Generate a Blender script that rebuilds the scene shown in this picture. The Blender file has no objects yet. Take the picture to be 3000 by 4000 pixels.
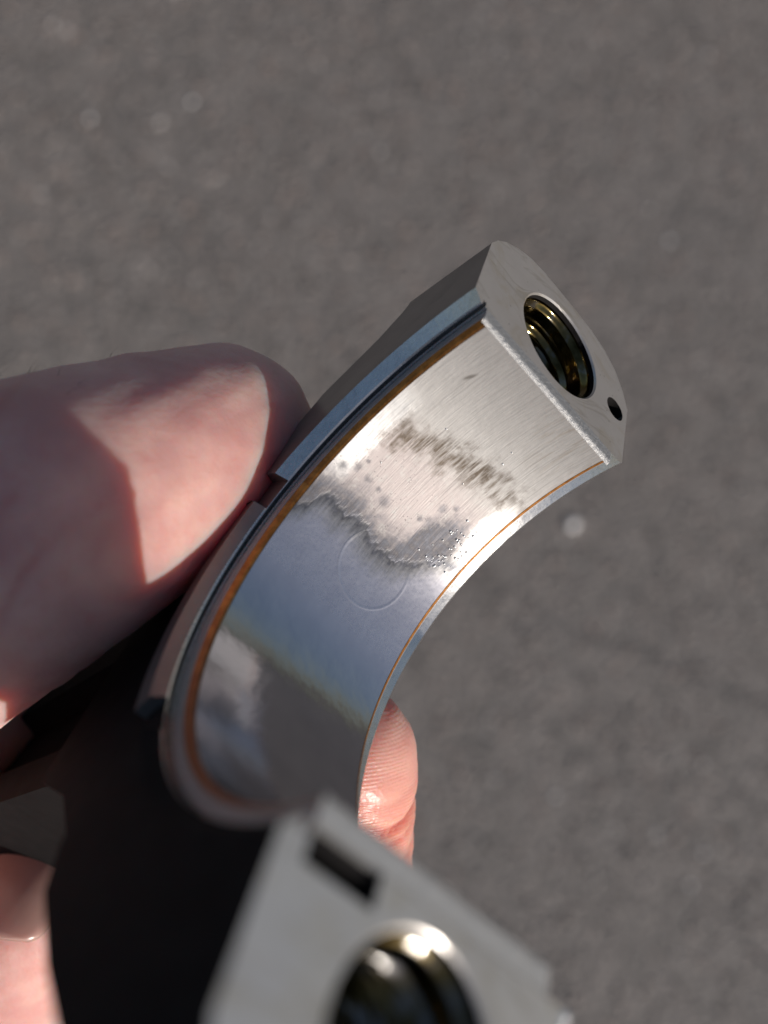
import bpy, bmesh, math, random
import numpy as np
from mathutils import Vector, Matrix

# ------------------------------------------------------------ frames
# "view frame": mm, x right, y down, z away, origin at the lens.
UPV = Vector((0.20, -0.08, -0.97)).normalized()      # world up seen in the view frame
CAM_H = 0.80
_Y = (Vector((0, -1, 0)) - UPV * Vector((0, -1, 0)).dot(UPV)).normalized()
_X = _Y.cross(UPV)
RVW = Matrix((_X, _Y, UPV))                          # view frame -> world axes
CAM = Vector((0, 0, CAM_H))
def V2W(v): return CAM + RVW @ (Vector(v) * 0.001)
# rod frame (mm): x along the bore axis, z out of the joint faces
ROD_R = Matrix(((0.669, 0.248, 0.701), (0.646, -0.660, -0.383), (0.368, 0.709, -0.602)))
ROD_T = Vector((7.848, 4.111, 56.953))
_rx = Vector(ROD_R.col[0]).normalized(); _ry = Vector(ROD_R.col[1]); _ry = (_ry - _rx*_ry.dot(_rx)).normalized()
_rz = _rx.cross(_ry)
ROD_R = Matrix((_rx, _ry, _rz)).transposed()
ROD_W = Matrix.Translation(V2W(ROD_T)) @ (RVW @ ROD_R).to_4x4()

# ------------------------------------------------------------ camera, sky, sun, exposure
scene = bpy.context.scene
COL = scene.collection
cam_d = bpy.data.cameras.new('camera'); cam = bpy.data.objects.new('camera', cam_d); COL.objects.link(cam)
cam_d.sensor_fit = 'HORIZONTAL'; cam_d.sensor_width = 36; cam_d.lens = 42.93
cam_d.clip_start = 0.005; cam_d.clip_end = 500
cam_d.dof.use_dof = True; cam_d.dof.focus_distance = 0.0765; cam_d.dof.aperture_fstop = 22
cm = RVW @ Matrix(((1, 0, 0), (0, -1, 0), (0, 0, -1)))
cam.matrix_world = Matrix.Translation(CAM) @ cm.to_4x4()
scene.camera = cam

SUN = (RVW @ (ROD_R @ Vector((0.672, -0.572, 0.468)).normalized())).normalized()
world = bpy.data.worlds.new('World'); scene.world = world; world.use_nodes = True
wn = world.node_tree.nodes; wl = world.node_tree.links
sky = wn.new('ShaderNodeTexSky'); sky.sky_type = 'NISHITA'; sky.sun_disc = False; sky.dust_density = 1.6; sky.ozone_density = 1.0
sky.sun_elevation = math.asin(SUN.z); sky.sun_rotation = math.atan2(SUN.x, SUN.y)
wl.new(sky.outputs[0], wn['Background'].inputs[0]); wn['Background'].inputs[1].default_value = 0.066
sd = bpy.data.lights.new('sun', 'SUN'); sd.energy = 4.2; sd.angle = math.radians(0.53); sd.color = (1, .95, .88)
so = bpy.data.objects.new('sun', sd); COL.objects.link(so); so.rotation_euler = SUN.to_track_quat('Z', 'Y').to_euler()
so.location = SUN * 5
scene.view_settings.view_transform = 'Standard'; scene.view_settings.look = 'None'
scene.view_settings.exposure = 0.0; scene.view_settings.gamma = 1
scene.render.engine = 'CYCLES'
try:
    scene.cycles.caustics_reflective = False
    scene.cycles.sample_clamp_indirect = 6
except Exception: pass

# ------------------------------------------------------------ node helpers
class NT:
    def __init__(s, name):
        s.m = bpy.data.materials.new(name); s.m.use_nodes = True
        s.t = s.m.node_tree; s.n = s.t.nodes; s.b = s.n['Principled BSDF']
        s.tc = s.n.new('ShaderNodeTexCoord')
    def link(s, a, b): s.t.links.new(a, b)
    def put(s, inp, v):
        if isinstance(v, bpy.types.NodeSocket): s.link(v, inp)
        else: inp.default_value = v
    def math(s, op, a, b=None, c=None, clamp=False):
        n = s.n.new('ShaderNodeMath'); n.operation = op; n.use_clamp = clamp
        s.put(n.inputs[0], a)
        if b is not None: s.put(n.inputs[1], b)
        if c is not None: s.put(n.inputs[2], c)
        return n.outputs[0]
    def obj(s, scale=1000):
        n = s.n.new('ShaderNodeVectorMath'); n.operation = 'SCALE'; s.link(s.tc.outputs['Object'], n.inputs[0]); n.inputs[3].default_value = scale
        return n.outputs[0]
    def sep(s, v):
        n = s.n.new('ShaderNodeSeparateXYZ'); s.link(v, n.inputs[0]); return n.outputs
    def comb(s, x, y, z=0.0):
        n = s.n.new('ShaderNodeCombineXYZ'); s.put(n.inputs[0], x); s.put(n.inputs[1], y); s.put(n.inputs[2], z); return n.outputs[0]
    def vmul(s, v, k):
        n = s.n.new('ShaderNodeVectorMath'); n.operation = 'MULTIPLY'; s.link(v, n.inputs[0]); n.inputs[1].default_value = k; return n.outputs[0]
    def noise(s, v, sc, det=3, rough=.55, dist=0):
        n = s.n.new('ShaderNodeTexNoise'); s.link(v, n.inputs['Vector']); n.inputs['Scale'].default_value = sc
        n.inputs['Detail'].default_value = det; n.inputs['Roughness'].default_value = rough; n.inputs['Distortion'].default_value = dist
        return n.outputs[0]
    def vor(s, v, sc, feat='F1'):
        n = s.n.new('ShaderNodeTexVoronoi'); n.feature = feat; s.link(v, n.inputs['Vector']); n.inputs['Scale'].default_value = sc
        return n.outputs
    def step(s, v, a, b):      # smoothstep a..b (b<a falls)
        n = s.n.new('ShaderNodeMapRange'); n.interpolation_type = 'SMOOTHSTEP'
        s.put(n.inputs['Value'], v)
        if a <= b: n.inputs[1].default_value, n.inputs[2].default_value, n.inputs[3].default_value, n.inputs[4].default_value = a, b, 0, 1
        else: n.inputs[1].default_value, n.inputs[2].default_value, n.inputs[3].default_value, n.inputs[4].default_value = b, a, 1, 0
        return n.outputs[0]
    def mix(s, f, a, b):
        n = s.n.new('ShaderNodeMix'); n.data_type = 'RGBA'; s.put(n.inputs[0], f)
        for i, c in ((6, a), (7, b)):
            if isinstance(c, bpy.types.NodeSocket): s.link(c, n.inputs[i])
            else: n.inputs[i].default_value = (*c, 1)
        return n.outputs[2]
    def mixf(s, f, a, b):
        n = s.n.new('ShaderNodeMix'); n.data_type = 'FLOAT'; s.put(n.inputs[0], f); s.put(n.inputs[2], a); s.put(n.inputs[3], b); return n.outputs[0]
    def ramp(s, v, pts):
        n = s.n.new('ShaderNodeValToRGB'); s.link(v, n.inputs[0]); e = n.color_ramp.elements
        while len(e) < len(pts): e.new(.5)
        for q, (p, c) in zip(e, pts): q.position = p; q.color = (*c, 1)
        return n.outputs[0]
    def curve(s, v, pts):
        n = s.n.new('ShaderNodeFloatCurve'); c = n.mapping.curves[0]
        while len(c.points) < len(pts): c.points.new(.5, .5)
        for q, (x, y) in zip(c.points, pts): q.location = (x, y); q.handle_type = 'AUTO'
        n.mapping.update(); s.put(n.inputs['Value'], v); n.inputs['Factor'].default_value = 1
        return n.outputs[0]
    def bump(s, h, strength, dist, nrm=None):
        n = s.n.new('ShaderNodeBump'); s.link(h, n.inputs['Height']); n.inputs['Strength'].default_value = strength; n.inputs['Distance'].default_value = dist
        if nrm is not None: s.link(nrm, n.inputs['Normal'])
        return n.outputs[0]
    def set(s, **k):
        for a, v in k.items():
            i = s.b.inputs[a.replace('_', ' ')]
            if isinstance(v, tuple) and len(v) == 3: v = (*v, 1) if i.type == 'RGBA' else v
            s.put(i, v)

# ------------------------------------------------------------ materials
def mat_steel():
    t = NT('machined_steel'); v = t.obj()
    n1 = t.noise(v, 0.35, 4); n2 = t.noise(t.vmul(v, (1, 1, 1)), 3.5, 5, .65)
    x, y, z = t.sep(v)
    swirl = t.noise(t.vmul(v, (.55, .22, .3)), 1.0, 3, .5, 2.2)        # oily film lines
    lines = t.math('PINGPONG', t.math('MULTIPLY', swirl, 9.0), 1.0)
    lines = t.step(lines, .0, .25)
    col = t.mix(n1, (.60, .585, .57), (.72, .70, .685))
    col = t.mix(t.math('MULTIPLY', t.math('SUBTRACT', 1.0, lines), .35), col, (.45, .43, .40))
    r = t.math('MULTIPLY_ADD', n2, .16, .20)
    t.set(Base_Color=col, Metallic=1.0, Roughness=r)
    b = t.bump(n2, .12, .00004); b = t.bump(n1, .25, .0003, b)
    t.set(Normal=b); return t.m
def mat_joint():
    t = NT('ground_joint_face'); v = t.obj()
    x, y, z = t.sep(v)
    n1 = t.noise(v, 0.3, 3); n2 = t.noise(v, 5, 4, .6)
    # grinding / oil-film lines that part round the bolt hole
    ay = t.math('SUBTRACT', t.math('ABSOLUTE', y), 27.5)
    rr = t.math('SQRT', t.math('ADD', t.math('MULTIPLY', x, x), t.math('MULTIPLY', ay, ay)))
    push = t.math('DIVIDE', t.math('MULTIPLY', ay, 26.0), t.math('MULTIPLY_ADD', t.math('MULTIPLY', rr, rr), 1.0, 6.0))
    q = t.math('SUBTRACT', t.math('MULTIPLY', ay, 1.0), push)
    f = t.noise(t.comb(t.math('MULTIPLY', x, .10), t.math('MULTIPLY', q, .8)), 1.0, 3, .6, .6)
    lines = t.step(t.math('PINGPONG', t.math('MULTIPLY', f, 7.0), 1.0), 0, .3)
    col = t.mix(n1, (.52, .485, .46), (.61, .575, .55))
    col = t.mix(t.math('MULTIPLY', t.math('SUBTRACT', 1.0, lines), .42), col, (.36, .32, .27))
    scr = t.step(t.noise(t.vmul(v, (.35, 7.0, 1.0)), 1.0, 4, .7), .60, .70)
    col = t.mix(t.math('MULTIPLY', scr, .35), col, (.34, .31, .28))
    st = t.step(t.noise(v, .22, 5, .65, 1.5), .50, .62)
    col = t.mix(t.math('MULTIPLY', st, .30), col, (.44, .37, .26))
    nick = t.step(t.vor(v, .9)[0], .09, .04)
    col = t.mix(t.math('MULTIPLY', nick, .7), col, (.16, .14, .12))
    t.set(Base_Color=col, Metallic=.70, Roughness=t.math('MULTIPLY_ADD', n2, .14, .27))
    b = t.bump(lines, .12, .0001); b = t.bump(scr, .15, .0001, b); b = t.bump(n1, .2, .0003, b); t.set(Normal=b); return t.m
def mat_shade_black():
    t = NT('shade_black_flank'); v = t.obj(); n = t.noise(v, .5, 4)
    t.set(Base_Color=t.mix(n, (.010, .009, .009), (.022, .020, .020)), Metallic=0.0, Roughness=.8, Normal=t.bump(n, .15, .0002)); t.b.inputs['Specular IOR Level'].default_value = .05; return t.m  # near-black colour stands in for shade on the rod's side faces
def mat_flank():
    t = NT('dim_reflection_flank'); v = t.obj(); n = t.noise(v, .5, 4)
    t.set(Base_Color=t.mix(n, (.16, .145, .135), (.24, .22, .205)), Metallic=.45, Roughness=.30, Normal=t.bump(n, .15, .0002)); return t.m  # steel tinted darker, so dim reflections are put into the colour
def mat_bead():
    t = NT('metal_bead'); t.set(Base_Color=(.95, .94, .93), Metallic=.5, Roughness=.22); return t.m
def mat_dark_bore():
    t = NT('oily_thread_steel'); v = t.obj(); n = t.noise(v, .45, 3)
    t.set(Base_Color=t.ramp(n, [(.3, (.06, .045, .015)), (.5, (.19, .145, .06)), (.7, (.36, .36, .37))]), Metallic=1.0, Roughness=t.math('MULTIPLY_ADD', n, .12, .06))
    t.set(Normal=t.bump(t.noise(v, 2, 3), .15, .0001)); return t.m
def mat_copper():
    t = NT('copper_layer'); v = t.obj(); n = t.step(t.noise(v, 1.2, 5, .7), .3, .7)
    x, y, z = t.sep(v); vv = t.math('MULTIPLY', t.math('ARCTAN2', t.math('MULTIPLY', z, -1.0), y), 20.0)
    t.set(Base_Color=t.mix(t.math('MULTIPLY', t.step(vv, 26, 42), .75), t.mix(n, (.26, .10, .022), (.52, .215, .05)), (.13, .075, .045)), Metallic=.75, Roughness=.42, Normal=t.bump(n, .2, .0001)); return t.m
def mat_backing():
    t = NT('shell_steel_back'); v = t.obj(); n = t.noise(v, 1.5, 5, .65)
    t.set(Base_Color=t.mix(n, (.40, .39, .38), (.60, .57, .55)), Metallic=.6, Roughness=.42, Normal=t.bump(n, .4, .0001)); return t.m
def mat_endface():
    t = NT('shell_end_metal'); v = t.obj(); n = t.noise(v, 3.2, 6, .7)
    t.set(Base_Color=t.mix(n, (.34, .33, .33), (.62, .61, .60)), Metallic=.8, Roughness=.5, Normal=t.bump(n, .8, .0002)); return t.m
def mat_liner():
    t = NT('worn_bearing_overlay'); o = t.obj(); x, y, z = t.sep(o)
    th = t.math('ARCTAN2', t.math('MULTIPLY', z, -1.0), y); v = t.math('MULTIPLY', th, 20.0)
    p = t.comb(x, v)                                    # mm on the unrolled surface
    xn = t.math('MULTIPLY_ADD', x, 1/16, .5)
    X = lambda q: q/16 + .5
    low = t.math('MULTIPLY', t.curve(xn, [(X(a), b/30) for a, b in [(-8, 21.5), (-7, 20.8), (-5.7, 18.9), (-4.3, 19.1), (-2.2, 18.7), (0, 19.3), (1.3, 19.2), (3.2, 18.6), (4.4, 17.4), (6, 16.2), (8, 15.2)]]), 30.0)
    up = t.math('MULTIPLY', t.curve(xn, [(X(a), b/30) for a, b in [(-8, 17.8), (-7, 17.2), (-5.2, 16.8), (-3.4, 16.5), (-2, 17.1), (0.3, 17.2), (1.9, 16.3), (2.2, 14.6), (3.4, 12.9), (5.1, 12.6), (6.4, 13.6), (8, 15)]]), 30.0)
    bandc = t.math('MULTIPLY', t.curve(xn, [(X(a), b/30) for a, b in [(-8, 12.2), (-5.8, 11.3), (-4.2, 10.9), (-2.8, 10.1), (-1, 9.6), (1.2, 9), (2.6, 8.6), (5.6, 8.6), (8, 8.8)]]), 30.0)
    nj = t.noise(p, 1.1, 5, .7); nf = t.noise(p, 3.2, 4, .6); nb = t.noise(p, .35, 3)
    jit = t.math('ADD', t.math('MULTIPLY_ADD', nj, 3.0, -1.5), t.math('MULTIPLY_ADD', nf, 1.2, -.6))
    streak = t.noise(t.comb(t.math('MULTIPLY', x, 2.3), t.math('MULTIPLY', v, .30)), 1.0, 4, .6)
    streak2 = t.noise(t.comb(t.math('MULTIPLY', x, 9.0), t.math('MULTIPLY', v, .5)), 1.0, 3, .6)
    # eroded dark zone
    jl = t.math('MULTIPLY_ADD', nj, 1.1, t.math('MULTIPLY_ADD', streak, 2.2, -1.65))
    d_low = t.math('SUBTRACT', t.math('ADD', low, jl), v)
    d_up = t.math('SUBTRACT', t.math('ADD', v, jit), up)
    m_low = t.step(d_low, -1.3, .2); r_low = t.math('MULTIPLY', t.step(d_low, .0, .8), t.step(d_up, -.25, .45)); m_up = t.step(d_up, -1.3, 1.9)
    gray = t.math('MULTIPLY', t.math('MULTIPLY', m_low, m_up), t.math('MULTIPLY_ADD', t.step(d_low, -.75, .2), .35, .65))
    above = t.step(d_low, .25, .6)             # 1 where overlay is worn through (v<low)
    # isolated pits
    spots = None
    for (a, b, r) in [(-5.6, 15.4, .42), (-4.2, 15.6, .42), (-3.0, 15.6, .3), (-1.9, 16.0, .62), (2.4, 13.0, .45), (2.2, 14.5, .4), (-6.6, 16.2, .5), (3.2, 12.2, .3), (1.5, 14.9, .3), (-5.2, 14.5, .2)]:
        dx = t.math('SUBTRACT', x, a); dy = t.math('SUBTRACT', v, b)
        d = t.math('SQRT', t.math('ADD', t.math('MULTIPLY', dx, dx), t.math('MULTIPLY', dy, dy)))
        d = t.math('ADD', d, t.math('MULTIPLY_ADD', nf, .7, -.35))
        m = t.step(d, r*1.5, r*.1)
        spots = m if spots is None else t.math('MAXIMUM', spots, m)
    gray = t.math('MAXIMUM', gray, t.math('MULTIPLY', spots, .7))
    gray = t.math('MULTIPLY', gray, t.math('MULTIPLY_ADD', t.step(streak, .3, .6), .28, .8), None, True)
    gray = t.math('MULTIPLY', gray, t.math('MULTIPLY_ADD', t.step(nj, .25, .6), .4, .6))
    rim = t.step(t.math('ABSOLUTE', x), 6.3, 7.0)
    rimj = t.step(t.math('ADD', t.math('ABSOLUTE', x), t.math('MULTIPLY_ADD', nj, 1.8, -.9)), 5.3, 6.4)
    rimj = t.math('MULTIPLY', rimj, t.math('MULTIPLY', t.step(v, 7, 10), t.step(v, 19, 15.5)))
    gray = t.math('MULTIPLY', gray, t.math('SUBTRACT', 1.0, t.math('MULTIPLY', rimj, t.step(v, 16.2, 14.8))))
    # brown streaky band
    db = t.math('ABSOLUTE', t.math('SUBTRACT', v, bandc))
    blob = t.noise(p, .75, 4, .6)
    brown = t.math('MULTIPLY', t.step(t.math('ADD', db, t.math('ADD', t.math('MULTIPLY_ADD', streak, 3.0, -1.5), t.math('MULTIPLY_ADD', blob, 5.0, -2.5))), 2.2, .2), t.step(streak, .30, .60))
    brown = t.math('MULTIPLY', brown, t.math('SUBTRACT', 1.0, rimj))
    # faint streaks near the joint edge, right-hand side
    top = t.math('MULTIPLY', t.math('MULTIPLY', t.step(v, 6.5, 1.5), t.step(x, -1.0, 4.5)), t.step(streak, .50, .66))
    # small scuff
    ca, sa = math.cos(.35), math.sin(.35)
    dx = t.math('SUBTRACT', x, -4.9); dv = t.math('SUBTRACT', v, 3.9)
    aa = t.math('ADD', t.math('MULTIPLY', dx, ca), t.math('MULTIPLY', dv, sa)); bb = t.math('SUBTRACT', t.math('MULTIPLY', dv, ca), t.math('MULTIPLY', dx, sa))
    sc = t.step(t.math('SQRT', t.math('ADD', t.math('POWER', t.math('DIVIDE', aa, .16), 2.0), t.math('POWER', t.math('DIVIDE', bb, .62), 2.0))), 1.4, .4)
    # faint oil-hole witness circle
    dx = t.math('SUBTRACT', x, 1.2); dv = t.math('SUBTRACT', v, 20.6)
    rr = t.math('SQRT', t.math('ADD', t.math('MULTIPLY', dx, dx), t.math('MULTIPLY', dv, dv)))
    ring = t.math('MULTIPLY', t.step(t.math('ABSOLUTE', t.math('SUBTRACT', rr, 3.27)), .20, .02), t.step(v, 18.6, 20.0))
    disc = t.math('MULTIPLY', t.step(rr, 3.35, 3.2), 1.0)
    # colours
    silver = t.mix(streak2, (.38, .36, .345), (.56, .535, .515))
    pink = t.mix(nf, (.40, .35, .34), (.50, .445, .43))
    smooth = t.mix(t.step(v, 24, 34), t.mix(nb, (.60, .575, .62), (.69, .665, .70)), t.mix(nb, (.30, .31, .35), (.42, .42, .46)))  # lower end darkened: the dim reflection there is put into the colour
    wpink = t.math('MULTIPLY', t.step(v, 8.5, 12.5), t.step(nj, .25, .5))
    c = t.mix(wpink, silver, pink)
    c = t.mix(t.math('MULTIPLY', rimj, .7), c, (.74, .72, .70))
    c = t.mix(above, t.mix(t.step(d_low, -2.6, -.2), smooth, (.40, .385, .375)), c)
    c = t.mix(brown, c, (.11, .085, .065)); c = t.mix(t.math('MULTIPLY', top, .6), c, (.35, .30, .25))
    c = t.mix(t.math('MULTIPLY', gray, 1.0, None, True), c, t.mix(t.step(nj, .35, .65), (.05, .05, .06), (.16, .16, .18)))
    c = t.mix(t.math('MULTIPLY', sc, .8), c, (.18, .16, .14))
    c = t.mix(t.math('MULTIPLY', ring, .06), c, (.9, .9, .92))
    # scoring along the running direction and fine pitting
    score = t.step(t.noise(t.comb(t.math('MULTIPLY', x, 7.0), t.math('MULTIPLY', v, .14)), 1.0, 2, .5), .56, .68)
    pit = t.math('MULTIPLY', t.step(t.vor(p, 3.4)[0], .30, .10), t.step(t.noise(p, .9, 3), .46, .60))
    pz = t.math('MULTIPLY', t.step(v, 10.5, 14.0), above)
    c = t.mix(t.math('MULTIPLY', score, t.math('MULTIPLY_ADD', above, .28, .05)), c, (.22, .20, .19))
    c = t.mix(t.math('MULTIPLY', t.math('MULTIPLY', pit, pz), .6), c, (.12, .11, .115))
    # roughness
    rg = t.mixf(t.step(d_low, -.1, .9), t.mixf(t.step(v, 24, 32), .28, .13), .64); rg = t.mixf(rimj, rg, .40)
    rg = t.mixf(t.math('MAXIMUM', r_low, spots), rg, .62); rg = t.mixf(brown, rg, .55)
    rg = t.math('ADD', rg, t.math('MULTIPLY_ADD', nf, .10, -.05))
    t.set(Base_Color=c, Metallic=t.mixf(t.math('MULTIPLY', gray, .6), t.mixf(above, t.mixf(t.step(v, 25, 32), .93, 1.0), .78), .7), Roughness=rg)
    h = t.math('MULTIPLY', t.math('MULTIPLY', streak2, t.math('MULTIPLY_ADD', above, .9, .1)), t.math('MULTIPLY_ADD', rimj, -.75, 1.0))
    b = t.bump(h, .22, .00012)
    grit = t.math('MULTIPLY', nf, t.math('MAXIMUM', gray, t.math('MULTIPLY', above, .35)))
    b = t.bump(grit, .08, .0001, b)
    b = t.bump(t.math('ADD', ring, t.math('MULTIPLY', disc, -.5)), .14, .00009, b)
    b = t.bump(nb, .15, .0003, b)
    t.set(Normal=b); return t.m
def mat_skin():
    t = NT('skin'); v = t.obj(); n = t.noise(v, .12, 3); nf = t.noise(v, .9, 4, .6); pores = t.vor(v, 2.2)[0]
    col = t.mix(t.step(n, .3, .7), (.58, .30, .275), (.72, .44, .385))
    col = t.mix(t.math('MULTIPLY', t.step(nf, .45, .75), .25), col, (.62, .25, .20))
    at = t.n.new('ShaderNodeAttribute'); at.attribute_name = 'tip'; tip = at.outputs['Fac']
    col = t.mix(t.math('MULTIPLY', tip, .75), col, t.mix(nf, (.66, .25, .19), (.78, .40, .31)))
    a2 = t.n.new('ShaderNodeAttribute'); a2.attribute_name = 'crease'
    col = t.mix(t.math('MULTIPLY', a2.outputs['Fac'], .8), col, (.50, .09, .06))
    t.set(Base_Color=col, Roughness=t.mixf(tip, .52, .33), Subsurface_Weight=1.0, Subsurface_Radius=(.0062, .0019, .0011), Subsurface_Scale=1.0)
    t.b.inputs['Specular IOR Level'].default_value = .4
    b = t.bump(nf, .25, .00025); b = t.bump(pores, .22, .00012, b)
    # finger ridges, broken into little beads by sweat pores
    w = t.n.new('ShaderNodeTexWave'); w.wave_type = 'BANDS'; w.bands_direction = 'Y'; w.inputs['Scale'].default_value = 1.0
    w.inputs['Distortion'].default_value = 3.0; w.inputs['Detail'].default_value = 1; w.inputs['Detail Scale'].default_value = .25
    t.link(t.comb(*[q for q in t.sep(v)]), w.inputs['Vector'])
    w.inputs['Phase Offset'].default_value = .4
    ridg = t.math('MULTIPLY', t.math('MULTIPLY', w.outputs['Fac'], t.math('MULTIPLY', tip, t.step(t.noise(v, .22, 2), .38, .6))), t.math('MULTIPLY_ADD', pores, .7, .5))
    b = t.bump(ridg, .38, .00010, b)
    t.set(Normal=b); return t.m
def mat_nail():
    t = NT('nail'); v = t.obj(); t.set(Base_Color=t.mix(t.noise(v, .3), (.34, .20, .17), (.45, .28, .24)), Roughness=.25, Subsurface_Weight=.3, Subsurface_Radius=(.002, .001, .0006), Subsurface_Scale=1.0); return t.m
def mat_hair():
    t = NT('hair'); t.set(Base_Color=(.05, .035, .03), Roughness=.5); return t.m
def mat_asphalt():
    t = NT('asphalt'); v = t.obj(1.0)
    big = t.noise(v, 2.2, 4); mid = t.noise(v, 18, 4, .6); fine = t.noise(v, 260, 3, .6)
    vo = t.vor(v, 150); cs = t.sep(vo[1]); tint = cs[0]
    agg = t.ramp(tint, [(.0, (.10, .090, .087)), (.45, (.168, .148, .139)), (.8, (.225, .195, .18)), (1, (.32, .285, .265))])
    binder = t.mix(fine, (.088, .080, .076), (.145, .129, .121))
    c = t.mix(t.step(vo[0], .55, .30), binder, agg)
    c = t.mix(t.math('MULTIPLY', t.step(mid, .35, .7), .35), c, (.225, .196, .182))
    c = t.mix(t.math('MULTIPLY', t.step(big, .35, .65), .3), c, (.125, .116, .114))
    # crack sealed with tar
    x, y, z = t.sep(v)
    wob = t.math('MULTIPLY_ADD', t.noise(v, 9, 3), .05, -.025)
    line = t.math('ABSOLUTE', t.math('ADD', t.math('ADD', t.math('MULTIPLY', x, 0.4283), y), t.math('SUBTRACT', wob, 0.1086)))
    ck = t.math('MULTIPLY', t.step(line, .010, .003), t.step(x, 0.263, 0.313))
    c = t.mix(t.math('MULTIPLY', ck, .33), c, (.03, .03, .035))
    t.set(Base_Color=c, Roughness=.85)
    h = t.math('ADD', t.math('MULTIPLY', t.step(vo[0], .7, .1), .6), t.math('MULTIPLY', fine, .4))
    t.set(Normal=t.bump(h, .8, .002)); return t.m
def mat_grit():
    t = NT('stone_grit'); g = t.n.new('ShaderNodeNewGeometry'); r = g.outputs['Random Per Island']
    t.set(Base_Color=t.ramp(r, [(0, (.07, .064, .062)), (.5, (.16, .141, .132)), (.8, (.26, .195, .17)), (.985, (.26, .24, .23)), (1, (.60, .56, .54))]), Roughness=.6); return t.m
def mat_pale():
    t = NT('pale_stone'); t.set(Base_Color=(.88, .85, .84), Roughness=.4); return t.m
M = dict(steel=mat_steel(), joint=mat_joint(), shade_black=mat_shade_black(), flank=mat_flank(), bead=mat_bead(), bore=mat_dark_bore(), copper=mat_copper(), back=mat_backing(), endf=mat_endface(), liner=mat_liner(), skin=mat_skin(), nail=mat_nail(), hair=mat_hair(), asphalt=mat_asphalt(), grit=mat_grit(), pale=mat_pale())

# ------------------------------------------------------------ object helpers
def tag(o, label=None, cat=None, group=None, kind=None):
    for k, v in (('label', label), ('category', cat), ('group', group), ('kind', kind)):
        if v: o[k] = v
    return o
def empty(name, mw=None):
    o = bpy.data.objects.new(name, None); COL.objects.link(o); o.empty_display_size = .01
    if mw is not None: o.matrix_world = mw
    return o
def mesh_obj(name, verts, faces, mat, parent=None, scale=.001, smooth=True, sharp=None):
    me = bpy.data.meshes.new(name)
    me.from_pydata([tuple(c*scale for c in v) for v in verts], [], faces)
    me.update(); me.materials.append(mat)
    bm = bmesh.new(); bm.from_mesh(me); bmesh.ops.recalc_face_normals(bm, faces=bm.faces); bm.to_mesh(me); bm.free()
    if smooth:
        me.polygons.foreach_set('use_smooth', [True]*len(me.polygons))
        if sharp: me.set_sharp_from_angle(angle=math.radians(sharp))
    o = bpy.data.objects.new(name, me); COL.objects.link(o)
    if parent is not None: o.parent = parent
    return o
def bmprism(poly, axis, lo, hi):
    """closed prism in mm: poly in the other two axes (x:(y,z)  y:(x,z)  z:(x,y))"""
    def P(a, b, c): return {'x': (c, a, b), 'y': (a, c, b), 'z': (a, b, c)}[axis]
    n = len(poly); vs = [P(a, b, lo) for a, b in poly] + [P(a, b, hi) for a, b in poly]
    fs = [tuple(range(n)), tuple(range(2*n-1, n-1, -1))] + [(i, (i+1) % n, n+(i+1) % n, n+i) for i in range(n)]
    return vs, fs
def circ(cx, cy, r, n=64): return [(cx+r*math.cos(2*math.pi*i/n), cy+r*math.sin(2*math.pi*i/n)) for i in range(n)]
def cone(axis, c, r0, r1, lo, hi, n=96):
    a = circ(c[0], c[1], r0, n); b = circ(c[0], c[1], r1, n)
    def P(p, h): return {'x': (h, p[0], p[1]), 'z': (p[0], p[1], h)}[axis]
    return [P(q, lo) for q in a]+[P(q, hi) for q in b], [tuple(range(n)), tuple(range(2*n-1, n-1, -1))]+[(i, (i+1) % n, n+(i+1) % n, n+i) for i in range(n)]
def tmp(vf):
    me = bpy.data.meshes.new('tmp'); me.from_pydata([(a*.001, b*.001, c*.001) for a, b, c in vf[0]], [], vf[1]); me.update()
    bm = bmesh.new(); bm.from_mesh(me); bmesh.ops.recalc_face_normals(bm, faces=bm.faces); bm.to_mesh(me); bm.free()
    o = bpy.data.objects.new('tmp', me); COL.objects.link(o); return o
def apply_mods(o):
    dg = bpy.context.evaluated_depsgraph_get(); dg.update()
    me = bpy.data.meshes.new_from_object(o.evaluated_get(dg)); o.modifiers.clear(); o.data = me
def boolean(o, op, parts):
    for p in parts:
        b = tmp(p) if isinstance(p, tuple) else p
        # work at 1000x so that the solver has sane tolerances
        m = o.modifiers.new('b', 'BOOLEAN'); m.operation = op; m.solver = 'EXACT'; m.object = b
        apply_mods(o); bpy.data.objects.remove(b)

# ------------------------------------------------------------ connecting rod
rod = empty('connecting_rod', ROD_W)
tag(rod, 'polished steel connecting rod held open in the hand, cap off, bolt hole facing up', 'connecting rod')

half = [(10, 0), (35, 0), (35, -6.4), (34, -7.6), (32, -8.3), (30.9, -8.6), (28.6, -9.8), (26.2, -12), (24.4, -14.6), (22.4, -17.4), (19, -19.6), (16, -21.2), (13.2, -22.3), (10, -22.9)]
oct_r = [(-9.7, 9), (-9.7, 29.9), (-9.2, 31.2), (-8.3, 32.4), (-7.0, 33.4), (-5.4, 34.2), (-3.4, 34.55), (0, 34.6), (3.4, 34.45), (5.6, 33.9), (7.4, 32.8), (8.8, 31.2), (9.7, 29.4), (9.7, 9)]
half_near = [(19.5, 0), (35, 0), (35, -6.4), (34, -7.6), (32, -8.6), (30.9, -9.6), (29.8, -11.4), (27, -15.3), (24.4, -18.2), (22.6, -20.2), (19.5, -21.5), (17, -21)]
def boss(s):
    a = tmp(bmprism([(s*y, z) for y, z in (half if s > 0 else half_near)], 'x', -12, 12))
    boolean(a, 'INTERSECT', [bmprism([(x, s*y) for x, y in oct_r], 'z', -30, 5)])
    return a
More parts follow.
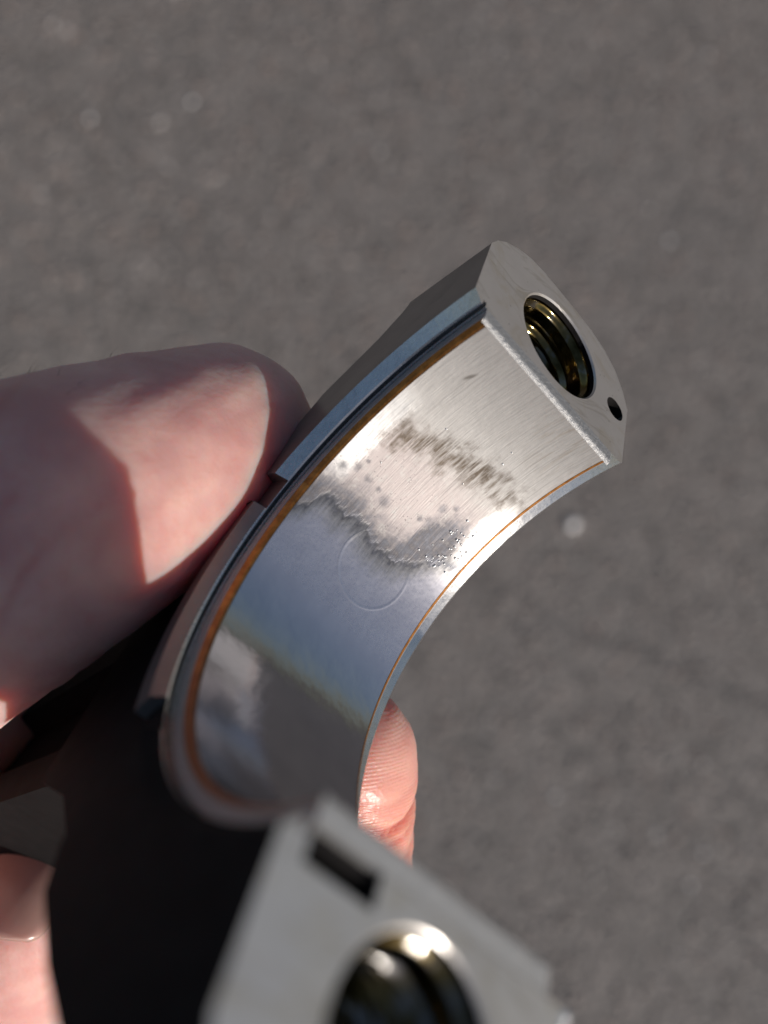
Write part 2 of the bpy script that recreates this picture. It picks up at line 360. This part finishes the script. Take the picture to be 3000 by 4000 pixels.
def big():
    p = [(24, 0), (27, -3), (27, -8), (24.6, -13), (22.6, -17), (19.6, -20.6), (15.5, -24.6), (12, -29), (9.8, -34)]
    q = [(24, 0), (27, -3), (28, -9), (26.5, -15), (24.3, -18.6), (22.0, -21.5), (17.5, -25.6), (13.5, -30), (11, -36)]
    return p + [(-y, z) for y, z in reversed(q)]
def disk():
    return [(23.7*math.cos(math.radians(a)), 23.7*math.sin(math.radians(a))) for a in np.linspace(0, -180, 73)]
def beam():
    p = [(12, -22), (10, -32), (8.6, -42), (7.6, -60), (7.0, -96)]
    return p + [(-y, z) for y, z in reversed(p)]
body = tmp(bmprism(big(), 'x', -8.0, 8.0))
boolean(body, 'UNION', [bmprism(disk(), 'x', -9.62, 9.62), boss(1), boss(-1), bmprism(beam(), 'x', -5.6, 5.6),
                        bmprism(circ(0, -104, 12.5, 48), 'x', -8.4, 8.4)])
cuts = [cone('x', (0, 0), 21.6, 21.6, -30, 30, 160), cone('x', (0, 0), 24.2, 21.4, -11.4, -8.6, 160), cone('x', (0, 0), 21.4, 24.2, 9.25, 12.05, 160),
        cone('x', (0, -104), 8, 8, -20, 20, 64)]
for s in (1, -1):
    cuts.append(cone('z', (0.2, s*27.53), 4.85, 4.85, -24, 5, 72)); cuts.append(cone('z', (0.2, s*27.53), 4.6, 5.4, -.4, .4, 72))
    cuts.append(cone('z', (8.0, s*27.6), 1.15, 1.15, -7, 5, 32))
    # beam pockets (I section)
    cuts.append(bmprism([(-5, -36), (5, -36), (3.9, -60), (3.2, -88), (-3.2, -88), (-3.9, -60)], 'x', s*3.0, s*9.0))
for yy, zz, hw in ((10.6, -18.6, 1.45), (-10.9, -19.3, 1.63)):          # oil grooves over the thrust ring
    a = math.atan2(zz, yy); cx, cy = 22.2*math.cos(a), 22.2*math.sin(a); u = (math.cos(a), math.sin(a)); w = (-u[1], u[0])
    q = [(cx+u[0]*i*3.2+w[0]*j*hw, cy+u[1]*i*3.2+w[1]*j*hw) for i, j in ((-1, -1), (1, -1), (1, 1), (-1, 1))]
    cuts.append(bmprism(q, 'x', -8.69, -12.3))
for yy, zz, rr_, d in ((15.6, -17.2, .5, 9.3), (14.6, -18.3, .7, 9.15), (16.6, -16.4, .35, 9.35), (13.9, -18.7, .3, 9.2)):   # chips in the far rim
    cuts.append(bmprism(circ(yy, zz, rr_, 7), 'x', d, 12))
cuts.append(cone('x', (0, 0), 22.2, 22.2, -8.28, -8.62, 160))
cuts.append(bmprism([(-8.1, -21.2), (-3.8, -21.2), (-3.8, -23.3), (-8.1, -23.3)], 'z', -4.8, 2))   # notch for the shell's tang
for c in cuts: boolean(body, 'DIFFERENCE', [c])
body.name = 'body'; body.data.name = 'body'; body.parent = rod
body.data.materials.clear()
for k in ('steel', 'joint', 'shade_black', 'flank'): body.data.materials.append(M[k])
bv = body.modifiers.new('bevel', 'BEVEL'); bv.width = .00030; bv.segments = 2; bv.limit_method = 'ANGLE'; bv.angle_limit = math.radians(32); bv.use_clamp_overlap = True
apply_mods(body)
body.data.polygons.foreach_set('use_smooth', [True]*len(body.data.polygons)); body.data.set_sharp_from_angle(angle=math.radians(28))

for p in body.data.polygons:  # one steel; the darker slots paint shade and dim reflections by face
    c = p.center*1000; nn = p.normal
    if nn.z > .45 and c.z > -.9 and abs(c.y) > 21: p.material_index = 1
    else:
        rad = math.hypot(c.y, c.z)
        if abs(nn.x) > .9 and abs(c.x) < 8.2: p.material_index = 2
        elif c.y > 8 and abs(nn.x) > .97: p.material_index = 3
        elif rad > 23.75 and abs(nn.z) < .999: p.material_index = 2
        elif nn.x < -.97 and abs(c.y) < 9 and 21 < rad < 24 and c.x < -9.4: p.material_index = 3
        elif c.x < -8.5 and c.y < -9 and rad < 23 and .4 < abs(nn.x) < .95: p.material_index = 2  # near chamfer painted black in place of its dark reflection
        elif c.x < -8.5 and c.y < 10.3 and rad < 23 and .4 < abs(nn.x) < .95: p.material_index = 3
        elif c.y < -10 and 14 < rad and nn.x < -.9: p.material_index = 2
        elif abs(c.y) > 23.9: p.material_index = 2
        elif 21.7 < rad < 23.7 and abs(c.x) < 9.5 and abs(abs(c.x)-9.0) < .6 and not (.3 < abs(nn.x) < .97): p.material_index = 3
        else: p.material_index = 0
# beads added for sun glints at the outer corner of the near joint face
rb = random.Random(5); bvs, bfs = [], []
ib = bmesh.new(); bmesh.ops.create_icosphere(ib, subdivisions=2, radius=1); ivs = [v.co.copy() for v in ib.verts]; ifs = [[v.index for v in f.verts] for f in ib.faces]; ib.free()
for k in range(34):
    r_ = rb.uniform(.08, .24); c = Vector((rb.uniform(9.3, 9.85), min(-21.75, -21.6-abs(rb.gauss(0, .7))), rb.uniform(-.45, .03))); b0 = len(bvs)
    bvs += [tuple(c+Vector((q.x*.8, q.y*1.2, q.z*.8))*r_*rb.uniform(.97, 1.03)) for q in ivs]; bfs += [tuple(b0+i for i in f) for f in ifs]
mesh_obj('glint_beads', bvs, bfs, M['bead'], rod)
def lathe(cx, cy, prof, n=96, pitch=None, r_t=None):
    vs, fs = [], []
    for (r, z) in prof:
        for i in range(n):
            a = 2*math.pi*i/n; vs.append((cx+r*math.cos(a), cy+r*math.sin(a), z))
    for k in range(len(prof)-1):
        for i in range(n): fs.append((k*n+i, k*n+(i+1) % n, (k+1)*n+(i+1) % n, (k+1)*n+i))
    return vs, fs
def threaded(s):
    cx, cy = 0.2, s*27.53; n = 96; vs, fs = [], []
    rows = 150; z0, z1 = -.55, -20.0; pitch = 1.0
    for k in range(rows):
        z = z0+(z1-z0)*k/(rows-1)
        for i in range(n):
            a = 2*math.pi*i/n; ph = ((z/pitch + i/n) % 1.0); tri = abs(ph*2-1); tri = min(max((tri-.15)/.7, 0), 1)
            f = min(max((-z-.75)/.5, 0), 1); f = f*f*(3-2*f); g = min(max((-z-2.2)/.6, 0), 1); r = 4.8-f*.46-g*.42*tri
            vs.append((cx+r*math.cos(a), cy+r*math.sin(a), z))
    for k in range(rows-1):
        for i in range(n): fs.append((k*n+i, k*n+(i+1) % n, (k+1)*n+(i+1) % n, (k+1)*n+i))
    fs.append(tuple((rows-1)*n+i for i in range(n)))
    o = mesh_obj('threaded_hole', vs, fs, M['bore'], rod, sharp=40)
    return o
for s in (1, -1): threaded(s)

# ------------------------------------------------------------ bearing shell
shell = empty('bearing_shell', ROD_W)
tag(shell, 'worn half bearing shell with copper edges seated in the bore of the rod', 'bearing shell')
def sweep(name, prof, mat, a0=0.0, a1=180.0, n=181, closed=False, dz=0.0, sharp=30, jag=None):
    vs, fs = [], []; m = len(prof)
    for k in range(n):
        t = math.radians(a0+(a1-a0)*k/(n-1))
        for j, (x, r) in enumerate(prof):
            dx = dr = 0
            if jag: dx, dr = jag(j, t)
            vs.append((x+dx, (r+dr)*math.cos(t), -(r+dr)*math.sin(t)))
    for k in range(n-1):
        for j in range(m if closed else m-1): fs.append((k*m+j, k*m+(j+1) % m, (k+1)*m+(j+1) % m, (k+1)*m+j))
    if closed: fs.append(tuple(range(m))); fs.append(tuple((n-1)*m+j for j in range(m-1, -1, -1)))
    return mesh_obj(name, vs, fs, mat, shell, sharp=sharp)
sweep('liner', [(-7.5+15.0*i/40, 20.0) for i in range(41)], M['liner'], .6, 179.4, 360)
rnd = random.Random(4)
def jg(j, t):
    if j in (1, 2): return 0, .035*math.sin(37*t)+.03*math.sin(91*t+1)
    return 0, 0
for s in (-1, 1):
    o = sweep('copper_edge', [(s*7.54, 20.0), (s*7.72, 20.08), (s*8.02, 20.50), (s*7.95, 20.6)], M['copper'], .6, 179.4, 240)
def inner_end(x0, x1, a, b): pass
sweep('steel_back', [(-7.9, 20.52), (-8.08, 20.54), (-8.08, 21.45), (-7.95, 21.56), (7.95, 21.56), (8.08, 21.45), (8.08, 20.54), (7.9, 20.52)], M['back'], 0, 180, 241, sharp=25)
for a in (0, 1):                                        # end faces with a worn, rounded inner lip
    vs, fs = [], []; nx = 60; h = 1 if a == 0 else .35; prof = [(20.0, -.22), (20.10, -.06), (20.28, .06*h), (20.5, .085*h), (20.75, .04*h), (21.54, .03*h), (21.54, -.3)]
    rr = random.Random(a+3)
    for i in range(nx+1):
        x = -8.08+16.16*i/nx; jz = rr.uniform(-.03, .03); jr = rr.uniform(-.04, .04)
        for (r, z) in prof:
            k = 1 if .0 < z else 0
            vs.append((x, (1 if a == 0 else -1)*(r+jr*(r > 20.05 and r < 20.8)), z+jz*k*(r < 20.7)))
    m = len(prof)
    for i in range(nx):
        for j in range(m-1): fs.append((i*m+j, i*m+j+1, (i+1)*m+j+1, (i+1)*m+j))
    mesh_obj('end_face', vs, fs, M['endf'] if a == 0 else M['back'], shell, sharp=50)
rb = random.Random(21); bvs, bfs = [], []
ib = bmesh.new(); bmesh.ops.create_icosphere(ib, subdivisions=2, radius=1); ivs = [v.co.copy() for v in ib.verts]; ifs = [[v.index for v in f.verts] for f in ib.faces]; ib.free()
spots_ = [(rb.gauss(5.3, .8), rb.uniform(12.2, 17.0)) for _ in range(48)] + [(rb.uniform(-5, 4), rb.uniform(5, 16)) for _ in range(5)]
for x, v in spots_:
    if not -7 < x < 6.9: continue
    t_ = v/20; r_ = rb.uniform(.06, .12); c = Vector((x, 20.0*math.cos(t_), -20.0*math.sin(t_))); b0 = len(bvs)
    bvs += [tuple(c+q*r_) for q in ivs]; bfs += [tuple(b0+i for i in f) for f in ifs]
o = mesh_obj('metal_bead', bvs, bfs, M['bead'], shell); o['kind'] = 'stuff'
tv, tf = bmprism([(-8.06, -21.45), (-3.84, -21.45), (-3.84, -22.2), (-8.06, -22.2)], 'z', -4.6, -.45)
mesh_obj('tang', tv, tf, M['shade_black'], shell, smooth=False)  # tang coloured black to paint the dark of the slot

# ------------------------------------------------------------ hand  (skeleton in the view frame, mm)
hand_w = Matrix.Translation(CAM) @ RVW.to_4x4()
def VW(p): return Vector(p)
chains = {
 'thumb': [((-14.6, -6.8, 82.8), 8.6), ((-20.0, -3.2, 76.5), 10.1), ((-26.2, .8, 69.5), 11.2), ((-37.5, 7.6, 72), 12.1), ((-58, 22, 86), 13.5), ((-72, 42, 98), 16)],
 'index': [((-4.7, 22.6, 83.0), 8.0), ((-5.8, 33.5, 86.5), 8.7), ((-9.5, 44, 92), 9.2), ((-19, 54, 99), 9.6), ((-36, 60, 106), 10.2), ((-62, 62, 112), 12.5)],
 'middle': [((-35.0, 39.6, 90), 6.2), ((-39.5, 47, 96), 7.6), ((-38, 57, 105), 8.6), ((-44, 70, 112), 9.4), ((-66, 76, 118), 12.5)],
 'ring': [((-48, 62, 98), 7.0), ((-46, 72, 104), 8.2), ((-48, 86, 112), 8.6), ((-70, 90, 122), 12)],
 'little': [((-58, 78, 98), 6.2), ((-54, 88, 106), 7.0), ((-58, 98, 114), 7.6), ((-76, 102, 122), 10.5)],
}
palm = [((-62, 62, 112), 12.5), ((-72, 42, 98), 16), ((-66, 76, 118), 12.5), ((-70, 90, 122), 12), ((-76, 102, 122), 10.5), ((-100, 80, 116), 16), ((-98, 60, 108), 17), ((-130, 90, 118), 21), ((-175, 112, 124), 24), ((-42, 18, 112), 14), ((-58, 22, 86), 13.5)]
palm_edges = [(0, 1), (0, 2), (2, 3), (3, 4), (1, 6), (0, 6), (2, 5), (3, 5), (4, 5), (5, 6), (6, 7), (5, 7), (7, 8), (0, 5), (1, 5), (9, 10), (9, 0), (9, 1), (1, 10)]
def capsule(bm, a, ra, b, rb):
    a, b = Vector(a), Vector(b); L = (b-a).length; k = max(2, int(L/(min(ra, rb)*.22)))
    for i in range(k+1):
        t = i/k; c = a.lerp(b, t); r = ra+(rb-ra)*t
        bmesh.ops.create_icosphere(bm, subdivisions=3, radius=r, matrix=Matrix.Translation(c))
bm = bmesh.new()
for ch in chains.values():
    for (a, ra), (b, rb) in zip(ch, ch[1:]): capsule(bm, a, ra, b, rb)
for i, j in palm_edges: capsule(bm, palm[i][0], palm[i][1], palm[j][0], palm[j][1])
me = bpy.data.meshes.new('hand'); bm.to_mesh(me); bm.free()
hand = bpy.data.objects.new('hand', me); COL.objects.link(hand)
rm = hand.modifiers.new('r', 'REMESH'); rm.mode = 'VOXEL'; rm.voxel_size = 0.75; rm.use_smooth_shade = True
sm = hand.modifiers.new('s', 'SMOOTH'); sm.factor = .5; sm.iterations = 26
apply_mods(hand)
me = hand.data; n = len(me.vertices); co = np.empty(n*3, 'f'); me.vertices.foreach_get('co', co); co = co.reshape(-1, 3)
nr = np.empty(n*3, 'f'); me.vertices.foreach_get('normal', nr); nr = nr.reshape(-1, 3)
# creases across the index fingertip pad and thumb folds
crw = np.zeros(n)
def crease(p0, ax, width, depth, reach, tilt=0.0):
    global co, crw
    d = co-np.array(p0); ax = np.array(ax, float); ax /= np.linalg.norm(ax)
    s = d@ax + .35*np.sin(d[:, 0]*.9)+tilt*d[:, 0]; far = np.exp(-((d**2).sum(1)/reach**2)**2)
    crw += (depth*1.9)*np.exp(-(s/(width*1.3))**2)*far
    co -= nr*(depth*np.exp(-(s/width)**2)*far)[:, None]
ia = (0.05, -1, -.3)
for off, dp, w in ((27.3, .55, .5), (28.8, .3, .35), (31.6, .28, .4), (24.5, .12, .4), (34.2, .2, .4)):
    crease((-1.0, off, 77.5), ia, w, dp, 8, .12)
crease((-30, 8, 59), (.8, .5, 0), .55, .4, 9); crease((-27, -3, 60), (.9, .25, 0), .4, .16, 8); crease((-33, 4, 60), (.9, .35, 0), .6, .4, 9)
crease((-31, 6, 60), (.95, .1, 0), .4, .25, 6); crease((-24, 5, 62), (.7, .6, 0), .35, .14, 6); crease((-35, 10, 62), (.6, .7, 0), .5, .3, 7)
co += nr*(.10*np.sin(co[:, 0]*1.1+np.sin(co[:, 1]*.7)*2)*np.sin(co[:, 1]*.9+co[:, 2]*.6))[:, None]
tipw = np.exp(-(((co-np.array((-3.5, 30, 82)))/np.array((11, 14, 14)))**2).sum(1)**2)
me.vertices.foreach_set('co', (co*.001).ravel().astype('f')); me.update()
a2 = me.attributes.new('crease', 'FLOAT', 'POINT'); a2.data.foreach_set('value', np.clip(crw, 0, 1).astype('f'))
at = me.attributes.new('tip', 'FLOAT', 'POINT'); at.data.foreach_set('value', tipw.astype('f'))
me.materials.clear(); me.materials.append(M['skin']); me.polygons.foreach_set('use_smooth', [True]*len(me.polygons))
hand.matrix_world = hand_w
tag(hand, 'hand gripping the steel rod between thumb and forefinger, skin pink where the sun reaches', 'person')
print('hand verts', n)
def nail(c, fwd, up, L, W, r):
    fwd = Vector(fwd).normalized(); up = (Vector(up)-fwd*Vector(up).dot(fwd)).normalized(); sd_ = fwd.cross(up)
    vs, fs = [], []; A, B = 12, 12
    for lay in (0, 1):
        for i in range(A+1):
            u = -1+2*i/A
            for j in range(B+1):
                w = -1+2*j/B; f = math.sqrt(max(0, 1-.75*abs(u)**4)); a = w*f*W/r
                p = Vector(c)+fwd*(u*L*(1-.12*w*w))+sd_*(r*math.sin(a))+up*(r*math.cos(a)-r-(.5 if lay else 0)-.25*u*u)
                vs.append(tuple(p))
    q = (A+1)*(B+1)
    for i in range(A):
        for j in range(B):
            k = i*(B+1)+j; fs.append((k, k+1, k+B+2, k+B+1)); fs.append((q+k+B+1, q+k+B+2, q+k+1, q+k))
    for i in range(A):
        for j in (0, B):
            k = i*(B+1)+j; fs.append((k, k+B+1, q+k+B+1, q+k))
    for j in range(B):
        for i in (0, A):
            k = i*(B+1)+j; fs.append((k, k+1, q+k+1, q+k))
    return mesh_obj('fingernail', vs, fs, M['nail'], hand)
nail((-34.6, 34.9, 85.7), (.35, -.60, .70), (.05, -.76, -.66), 4.6, 4.9, 6.3)
# fine hairs along the thumb
hv, hf = [], []; rr = random.Random(11)
dgm = hand.data
from mathutils.bvhtree import BVHTree
bvh = BVHTree.FromPolygons([tuple(v) for v in co.tolist()], [tuple(p.vertices) for p in me.polygons])
for k in range(24):
    x = rr.uniform(-36, -20); src = Vector((x, -40, 78+rr.uniform(-8, 5))); hit = bvh.ray_cast(src, Vector((0, 1, rr.uniform(-.3, .3))).normalized())
    if hit[0] is None: continue
    p = hit[0]; nn = hit[1]; dr = (nn + Vector((rr.uniform(.1, .9), rr.uniform(-.3, .3), rr.uniform(-.4, .4)))*.9).normalized(); L = rr.uniform(.8, 2.2)
    sd_ = dr.cross(Vector((0, 0, 1))).normalized(); u2 = dr.cross(sd_)
    b0 = len(hv); segs = 4
    for i in range(segs+1):
        c = p - nn*.1 + dr*L*i/segs + Vector((.35, .1, 0))*L*(i/segs)**2; r = .024*(1-.8*i/segs)
        for a in range(3): hv.append(tuple(c+sd_*r*math.cos(a*2.094)+u2*r*math.sin(a*2.094)))
    for i in range(segs):
        for a in range(3): hf.append((b0+i*3+a, b0+i*3+(a+1) % 3, b0+i*3+3+(a+1) % 3, b0+i*3+3+a))
hr = mesh_obj('hair', hv, hf, M['hair'], hand); hr['kind'] = 'stuff'

# ------------------------------------------------------------ ground
S = 60; gv = [(-S, -S, 0), (S, -S, 0), (S, S, 0), (-S, S, 0)]
g = mesh_obj('ground', gv, [(0, 1, 2, 3)], M['asphalt'], scale=1, smooth=False)
tag(g, 'grey asphalt ground, out of focus behind the hand', kind='structure')
def chips(name, mat, count, r0, r1, seed, region, fixed=None):
    rng = np.random.default_rng(seed)
    base = bmesh.new(); bmesh.ops.create_icosphere(base, subdivisions=1, radius=1); bv_ = np.array([v.co[:] for v in base.verts]); bf = np.array([[v.index for v in f.verts] for f in base.faces]); base.free()
    if fixed is None:
        cx = rng.uniform(region[0], region[1], count); cy = rng.uniform(region[2], region[3], count); r = r0+(r1-r0)*rng.random(count)**2.2
    else: cx, cy, r = [np.array(q) for q in zip(*fixed)]; count = len(cx)
    nb = len(bv_)
    sc = rng.uniform(.6, 1.25, (count, 1, 3)); an = rng.uniform(0, 6.283, count)
    v = bv_[None]*sc*rng.uniform(.8, 1.2, (count, nb, 1))
    c, s = np.cos(an)[:, None], np.sin(an)[:, None]
    X = v[..., 0]*c-v[..., 1]*s; Y = v[..., 0]*s+v[..., 1]*c; Z = v[..., 2]*.7
    P = np.stack([X*r[:, None]+cx[:, None], Y*r[:, None]+cy[:, None], Z*r[:, None]+(r*.18)[:, None]], -1).reshape(-1, 3)
    F = (bf[None]+(np.arange(count)*nb)[:, None, None]).reshape(-1, 3)
    me = bpy.data.meshes.new(name); me.from_pydata(P.tolist(), [], F.tolist()); me.update(); me.materials.append(mat)
    o = bpy.data.objects.new(name, me); COL.objects.link(o); return o
o = chips('asphalt_grit', M['grit'], 42000, .0010, .0036, 1, (-.50, .95, -.72, .86))
tag(o, 'loose grey and reddish stone grit bedded in the asphalt', 'grit', kind='stuff')

def pebble(x, y, r, seed, label, group=None):
    rr = random.Random(seed); b = bmesh.new(); bmesh.ops.create_icosphere(b, subdivisions=2, radius=r)
    for v in b.verts: v.co = Vector((v.co.x*1.15, v.co.y*.9, v.co.z*.7))*(1+rr.uniform(-.12, .12))
    me = bpy.data.meshes.new('pebble'); b.to_mesh(me); b.free(); me.materials.append(M['pale'])
    o = bpy.data.objects.new('pebble', me); COL.objects.link(o); o.location = (x, y, r*.45); o.rotation_euler = (0, 0, rr.uniform(0, 6))
    tag(o, label, 'pebble', group)
pebble(0.3444, 0.0525, .0050, 1, 'bright white pebble on the asphalt, just right of the hollow of the bearing shell')
pebble(-0.0894, 0.4068, 0.0020, 10, 'faint pale stone speck alone in the upper left of the asphalt, above the thumb', 'pale specks on the asphalt')
pebble(0.4556, 0.3315, 0.0022, 11, 'pale pinkish stone speck on the asphalt right of the rod end with the bolt hole', 'pale specks on the asphalt')
pebble(0.3194, -0.1936, 0.0019, 12, 'dim pale speck on the asphalt just right of the fingertip behind the rod', 'pale specks on the asphalt')
pebble(0.4641, -0.2546, 0.0020, 13, 'pale speck on the asphalt right of the near rod end, the upper of two', 'pale specks on the asphalt')
pebble(-0.0027, 0.4303, 0.0019, 14, 'smaller pale speck near the top edge, second from the upper left corner', 'pale specks on the asphalt')
pebble(0.4495, -0.2824, 0.0018, 15, 'pale speck low at the right edge, the lower of two beside the near rod end', 'pale specks on the asphalt')
